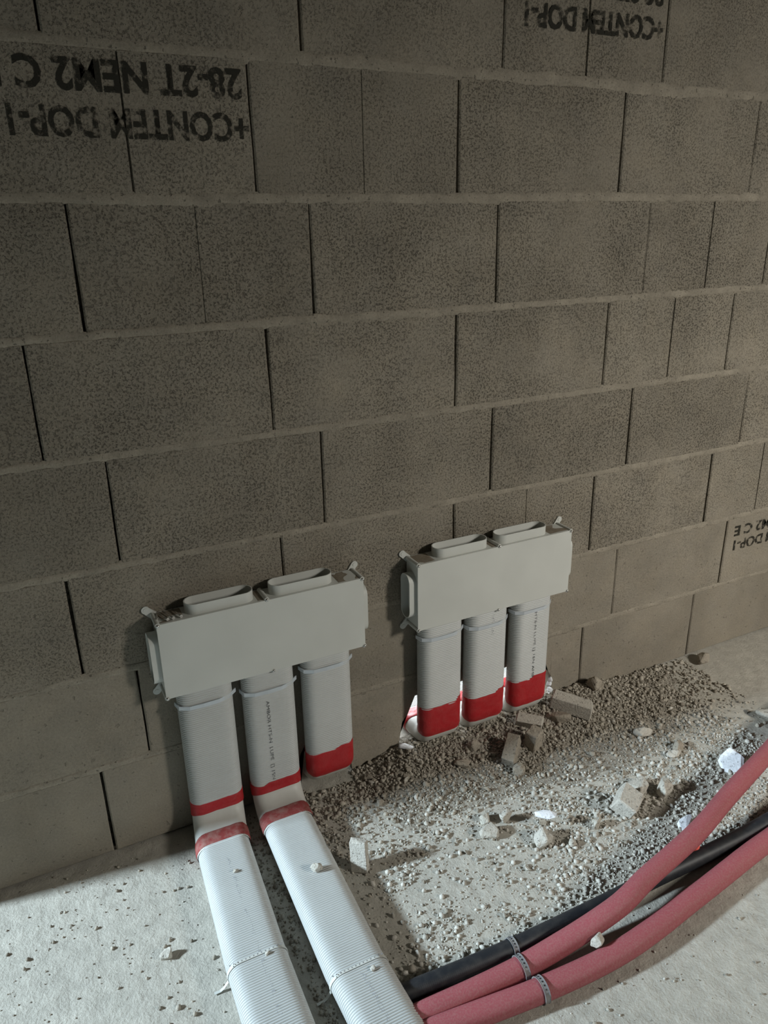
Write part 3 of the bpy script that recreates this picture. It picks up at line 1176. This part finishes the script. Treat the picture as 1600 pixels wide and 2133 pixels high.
while len(pts) < 520:
    x, y = rg.uniform(0.0, 1.3), rg.uniform(-1.2, -0.70)
    if free(x, y) and rg.random() < 0.3 + max(0, fbm(x, y, 3, 6)):
        pts.append((x, y, 0, 0.0008 + 0.0014 * rg.random() + 0.0036 * rg.random() ** 8))
grit('gravel_specks', pts, 'grit', 4, 'tiny specks of grit on the floor in front of the red conduits')
pts = []
while len(pts) < 500:
    x, y = rg.uniform(-0.17, -0.12), rg.uniform(-0.9, -0.03)
    if free(x, y, 0.0):
        pts.append((x, y, 0, 0.0012 + 0.002 * rg.random() + 0.005 * rg.random() ** 6))
grit('gravel_strip', pts, 'grit_dark', 5, 'dark grit caught in the gap between the two flat ducts')


# ------------------------------------------------------------------ stones
def rock_mesh(name, size, seed, kind='angular', rough=0.04):
    rn = random.Random(seed)
    bm = bmesh.new()
    lx, ly, lz = size
    n = 16 if kind == 'angular' else 26
    for i in range(n):
        d = Vector((rn.gauss(0, 1), rn.gauss(0, 1), rn.gauss(0, 1))).normalized()
        if kind == 'angular':
            m = max(abs(d.x), abs(d.y), abs(d.z))
            d = d / m * rn.uniform(0.8, 1.0) * 0.55 + d * 0.38
        elif kind == 'brick':
            m = max(abs(d.x), abs(d.y), abs(d.z))
            d = d / m * rn.uniform(0.9, 1.0)
        bm.verts.new((d.x * lx / 2, d.y * ly / 2, d.z * lz / 2))
    if kind == 'brick':
        for sx in (-1, 1):
            for sy in (-1, 1):
                for sz in (-1, 1):
                    bm.verts.new((sx * lx / 2 * rn.uniform(0.84, 0.98), sy * ly / 2 * rn.uniform(0.84, 0.98), sz * lz / 2 * rn.uniform(0.84, 0.98)))
    r = bmesh.ops.convex_hull(bm, input=bm.verts)
    bmesh.ops.delete(bm, geom=[e for e in set(r['geom_interior'] + r['geom_unused']) if isinstance(e, bmesh.types.BMVert)], context='VERTS')
    bmesh.ops.dissolve_limit(bm, angle_limit=R(12), verts=bm.verts, edges=bm.edges)
    bmesh.ops.bevel(bm, geom=bm.edges[:], offset=min(size) * 0.05, segments=1, affect='EDGES')
    bmesh.ops.triangulate(bm, faces=bm.faces)
    bmesh.ops.subdivide_edges(bm, edges=bm.edges, cuts=1, use_grid_fill=True)
    for v in bm.verts:
        q = noise.fractal(v.co * (2.2 / max(size)) * 2 + Vector((seed, 0, 0)), 1.0, 2.0, 3)
        v.co += v.co.normalized() * q * rough * min(size)
    bmesh.ops.recalc_face_normals(bm, faces=bm.faces)
    me = bpy.data.meshes.new(name)
    bm.to_mesh(me)
    bm.free()
    return me


def rock(name, loc, size, rot, seed, mat, label, cat='stone', kind='angular', sink=0.12, ground=None, group=None):
    me = rock_mesh(name, [q * 1.10 for q in size], seed, kind)
    me.materials.append(M[mat])
    o = bpy.data.objects.new(name, me)
    COL.objects.link(o)
    o.rotation_euler = [R(a) for a in rot]
    mw = o.rotation_euler.to_matrix()
    zmin = min((mw @ v.co).z for v in me.vertices)
    zmax = max((mw @ v.co).z for v in me.vertices)
    g = max(0, heap(loc[0], loc[1]) - 0.001) if ground is None else ground
    o.location = (loc[0], loc[1], g - zmin - sink * (zmax - zmin))
    return tag(o, label, cat, group)


RK = 'concrete_chunk'
rock(RK, (0.905, -0.105), (0.125, 0.048, 0.046), (4, 8, -48), 1, 'stone', 'long pale broken concrete chunk beside the rightmost duct foot', kind='brick')
rock(RK, (0.845, -0.120), (0.085, 0.040, 0.040), (10, -5, -52), 2, 'stone_dark', 'dark dusty concrete chunk left of the long pale one', kind='angular')
rock(RK, (0.742, -0.105), (0.080, 0.034, 0.036), (28, 4, -40), 3, 'stone', 'narrow concrete chunk with a bright upper edge below the middle ducts', kind='brick')
rock(RK, (0.705, -0.176), (0.044, 0.038, 0.066), (8, -6, 20), 4, 'stone_dark', 'upright brown block-shaped chunk in the rubble heap', kind='brick')
rock(RK, (0.618, -0.185), (0.088, 0.038, 0.040), (0, -24, 42), 5, 'stone_dark', 'tilted brick-shaped chunk left of the upright one', kind='brick')
rock(RK, (0.606, -0.240), (0.042, 0.036, 0.036), (0, 0, 30), 6, 'stone_dark', 'rounded grey chunk below the tilted brick-shaped one', kind='round')
rock(RK, (1.055, -0.042), (0.060, 0.050, 0.064), (0, 14, 20), 7, 'stone_dark', 'wedge-shaped chunk leaning against the wall foot', kind='angular')
rock(RK, (1.548, -0.060), (0.070, 0.050, 0.038), (0, 0, 30), 8, 'stone_dark', 'lone rounded chunk at the wall foot, far right', kind='round')
rock(RK, (1.052, -0.270), (0.060, 0.034, 0.026), (0, 0, -25), 9, 'stone', 'pale oval stone on the heap below the wall', kind='round')
rock(RK, (1.100, -0.372), (0.046, 0.036, 0.032), (0, 0, 15), 10, 'stone_dark', 'angular chunk right of the pale oval stone', kind='angular')
rock(RK, (1.060, -0.385), (0.048, 0.026, 0.020), (0, 0, -8), 11, 'stone', 'flat pale stone beside the angular chunk', kind='round')
rock(RK, (0.862, -0.448), (0.080, 0.058, 0.048), (0, 0, 12), 12, 'stone', 'grey concrete chunk topping the trio near the upper red conduit', kind='angular')
rock(RK, (0.775, -0.492), (0.068, 0.056, 0.056), (25, -10, 30), 13, 'stone', 'pitted block-shaped chunk leaning on the grey trio', kind='brick')
rock(RK, (0.912, -0.492), (0.052, 0.040, 0.058), (0, 18, 20), 14, 'stone', 'upright pale chunk casting a shadow to its right', kind='angular')
rock(RK, (0.400, -0.393), (0.058, 0.044, 0.036), (0, 0, -30), 15, 'stone', 'pale chunk at the front of three in mid floor', kind='angular')
rock(RK, (0.418, -0.348), (0.040, 0.030, 0.032), (0, 0, 60), 16, 'stone', 'small bluish chunk behind the pale front one', kind='angular')
rock(RK, (0.468, -0.374), (0.042, 0.036, 0.040), (0, 0, 10), 17, 'stone', 'small upright chunk right of the pale front one', kind='angular')
rock(RK, (0.505, -0.478), (0.066, 0.050, 0.052), (0, 12, 20), 18, 'stone', 'blocky pale chunk under the white plaster shard', kind='angular')
rock(RK, (0.056, -0.338), (0.042, 0.020, 0.082), (-8, -4, -40), 21, 'stone', 'pale shard standing on edge right of the flat ducts', kind='brick', sink=0.05)
rock('plaster_shard', (0.545, -0.440), (0.066, 0.026, 0.012), (24, 8, -34), 19, 'white', 'white plaster shard lying on the blocky pale chunk', cat='plaster', kind='angular', sink=0.0, ground=0.036)
rock('plaster_shard', (1.165, -0.500), (0.080, 0.062, 0.012), (22, -34, 10), 22, 'white', 'white plaster flake showing behind the upper red conduit', cat='plaster', kind='round')
rock('plaster_shard', (0.872, -0.603), (0.055, 0.032, 0.010), (16, -22, 20), 23, 'white', 'small white plaster flake tucked behind the middle of the red conduit', cat='plaster', kind='round')
rock(RK, (1.470, -0.395), (0.090, 0.060, 0.045), (0, 0, -30), 24, 'stone', 'smooth blue-grey stone at the right edge of the picture', kind='round')
rock(RK, (0.408, -0.792), (0.034, 0.028, 0.034), (20, 10, 30), 25, 'stone', 'pale stone wedged between the two red conduits', kind='angular', sink=0.0, ground=0.030)
rock(RK, (-0.059, -0.347), (0.030, 0.022, 0.020), (0, 0, -20), 26, 'stone', 'pale stone resting on top of the right flat duct', kind='round', sink=0.03, ground=0.0575)
rock(RK, (-0.231, -0.262), (0.016, 0.010, 0.009), (0, 0, 10), 27, 'stone', 'small crumb resting on top of the left flat duct', kind='angular', sink=0.03, ground=0.0575)
rock(RK, (-0.420, -0.366), (0.030, 0.024, 0.026), (0, 0, 40), 28, 'stone', 'lone pale crumb on the bare floor left of the flat ducts', kind='angular')
rock(RK, (0.665, -0.500), (0.034, 0.018, 0.034), (0, 0, 30), 29, 'stone', 'thin upright shard left of the grey trio', kind='angular')
rock(RK, (0.536, -0.110), (0.046, 0.032, 0.034), (0, 0, 20), 30, 'stone_dark', 'dusty chunk on the heap below the gap of first and middle duct', kind='angular')
rock(RK, (0.470, -0.150), (0.062, 0.040, 0.022), (0, 14, -30), 31, 'stone_dark', 'flat tilted chunk below the first duct of the right box', kind='angular')
rock(RK, (-0.233, -0.506), (0.012, 0.010, 0.010), (0, 0, 30), 32, 'stone', 'small crumb below the fixing strap of the left flat duct', kind='angular', sink=0.03, ground=0.057)
rock(RK, (-0.052, -0.640), (0.014, 0.011, 0.010), (0, 0, 30), 33, 'stone', 'small crumb below the fixing strap of the right flat duct', kind='angular', sink=0.03, ground=0.057)
rock(RK, (0.690, -0.475), (0.020, 0.016, 0.016), (0, 0, 30), 34, 'stone', 'round crumb beside the thin upright shard', kind='round')
rock(RK, (0.570, -0.520), (0.026, 0.020, 0.020), (0, 0, 30), 35, 'stone', 'pale crumb in the shadow of the blocky chunk', kind='round')
rock('plastic_scrap', (0.800, -0.697), (0.055, 0.022, 0.014), (0, 10, 30), 36, 'red_scrap', 'bright red plastic scrap between upper red and black conduits', cat='scrap', kind='angular', sink=0.0, ground=0.038)
rock('foil_scrap', (0.352, -0.030), (0.050, 0.022, 0.020), (10, 8, -30), 37, 'white', 'crumpled white scrap at the left corner of the wall hole', cat='scrap', kind='angular', sink=0.1)
for i, (z, s) in enumerate(((0.040, 0.018), (0.058, 0.022), (0.078, 0.020), (0.095, 0.018))):
    rock('mortar_lump', (0.893 + 0.004 * (i % 2), -0.006), (s, s * 0.9, s), (10 * i, 20, 30 * i), 40 + i, 'white', ('lowest', 'second lowest', 'second highest', 'topmost')[i] + ' white mortar lump on the right edge of the wall hole', cat='mortar', kind='round', sink=0, ground=z - s * 0.45, group='mortar lumps on the hole edge')

# pebbles: shared meshes, one object each
PEB = [rock_mesh('pebble', (1.0, 0.8, 0.65), 60 + i, 'angular' if i % 2 else 'round') for i in range(6)]
PM = []
for me in PEB:
    for mt in ('stone', 'stone_dark'):
        c = me.copy()
        c.materials.append(M[mt])
        PM.append(c)


def pebbles(n, sampler, label, group, dark, smin, smax):
    i = 0
    while i < n:
        x, y = sampler()
        if not free(x, y, 0.008):
            continue
        s = smin + (smax - smin) * rg.random() ** 2.5
        o = bpy.data.objects.new('pebble', PM[rg.randrange(6) * 2 + (1 if rg.random() < dark else 0)])
        COL.objects.link(o)
        o.scale = (s, s, s)
        o.rotation_euler = (0, 0, rg.uniform(0, 6.28))
        o.location = (x, y, max(0, heap(x, y) - 0.001) + s * 0.26)
        tag(o, label, 'pebble', group)
        i += 1


pebbles(110, lambda: (rg.uniform(0.2, 1.35), -abs(rg.gauss(0.05, 0.16))), 'small brown crumb among the grit of the rubble heap below the right box', 'crumbs on the rubble heap', 0.85, 0.008, 0.026)
pebbles(110, lambda: (rg.uniform(0.02, 1.2), rg.uniform(-0.68, -0.25)), 'small pale pebble on the floor between right flat duct and red conduits', 'pebbles between duct and conduits', 0.2, 0.006, 0.018)
pebbles(26, lambda: (rg.uniform(-0.75, -0.3), rg.uniform(-0.6, -0.06)), 'tiny pebble on the bare floor left of the flat ducts', 'pebbles left of the ducts', 0.5, 0.004, 0.010)
pebbles(34, lambda: (rg.uniform(0.2, 1.1), rg.uniform(-1.1, -0.84)), 'tiny pebble on the bare floor in front of the red conduits', 'pebbles in front of the conduits', 0.4, 0.004, 0.012)

# ------------------------------------------------------------------ screws on the left box
def screw(p0, p1, label):
    p0, p1 = Vector(p0), Vector(p1)
    root = thing('screw', p0, label, 'screw', None)
    d = (p1 - p0).normalized()
    bm = bmesh.new()
    add_cyl(bm, p0, p1 - d * 0.004, 0.0017, 10)
    add_cyl(bm, p1 - d * 0.004, p1, 0.0017, 10, 0.0002)
    bm_obj('shank', bm, 'steel', root, True)
    bm = bmesh.new()
    add_cyl(bm, p0 - d * 0.003, p0, 0.0040, 12, 0.0017)
    bm_obj('head', bm, 'steel', root)
    return root


zt = Z1 + 0.0045
screw((-0.2985, -0.046, zt), (-0.2965, -0.012, zt), 'steel screw lying leftmost on top of the left box, beside the lug')
screw((-0.2800, -0.058, zt), (-0.2930, -0.016, zt), 'second steel screw from the left on top of the left box')
screw((-0.2670, -0.058, zt), (-0.2835, -0.010, zt), 'third steel screw from the left on top of the left box')
screw((-0.2490, -0.058, zt), (-0.2610, -0.010, zt), 'steel screw lying rightmost, next to the top collar of the left box')
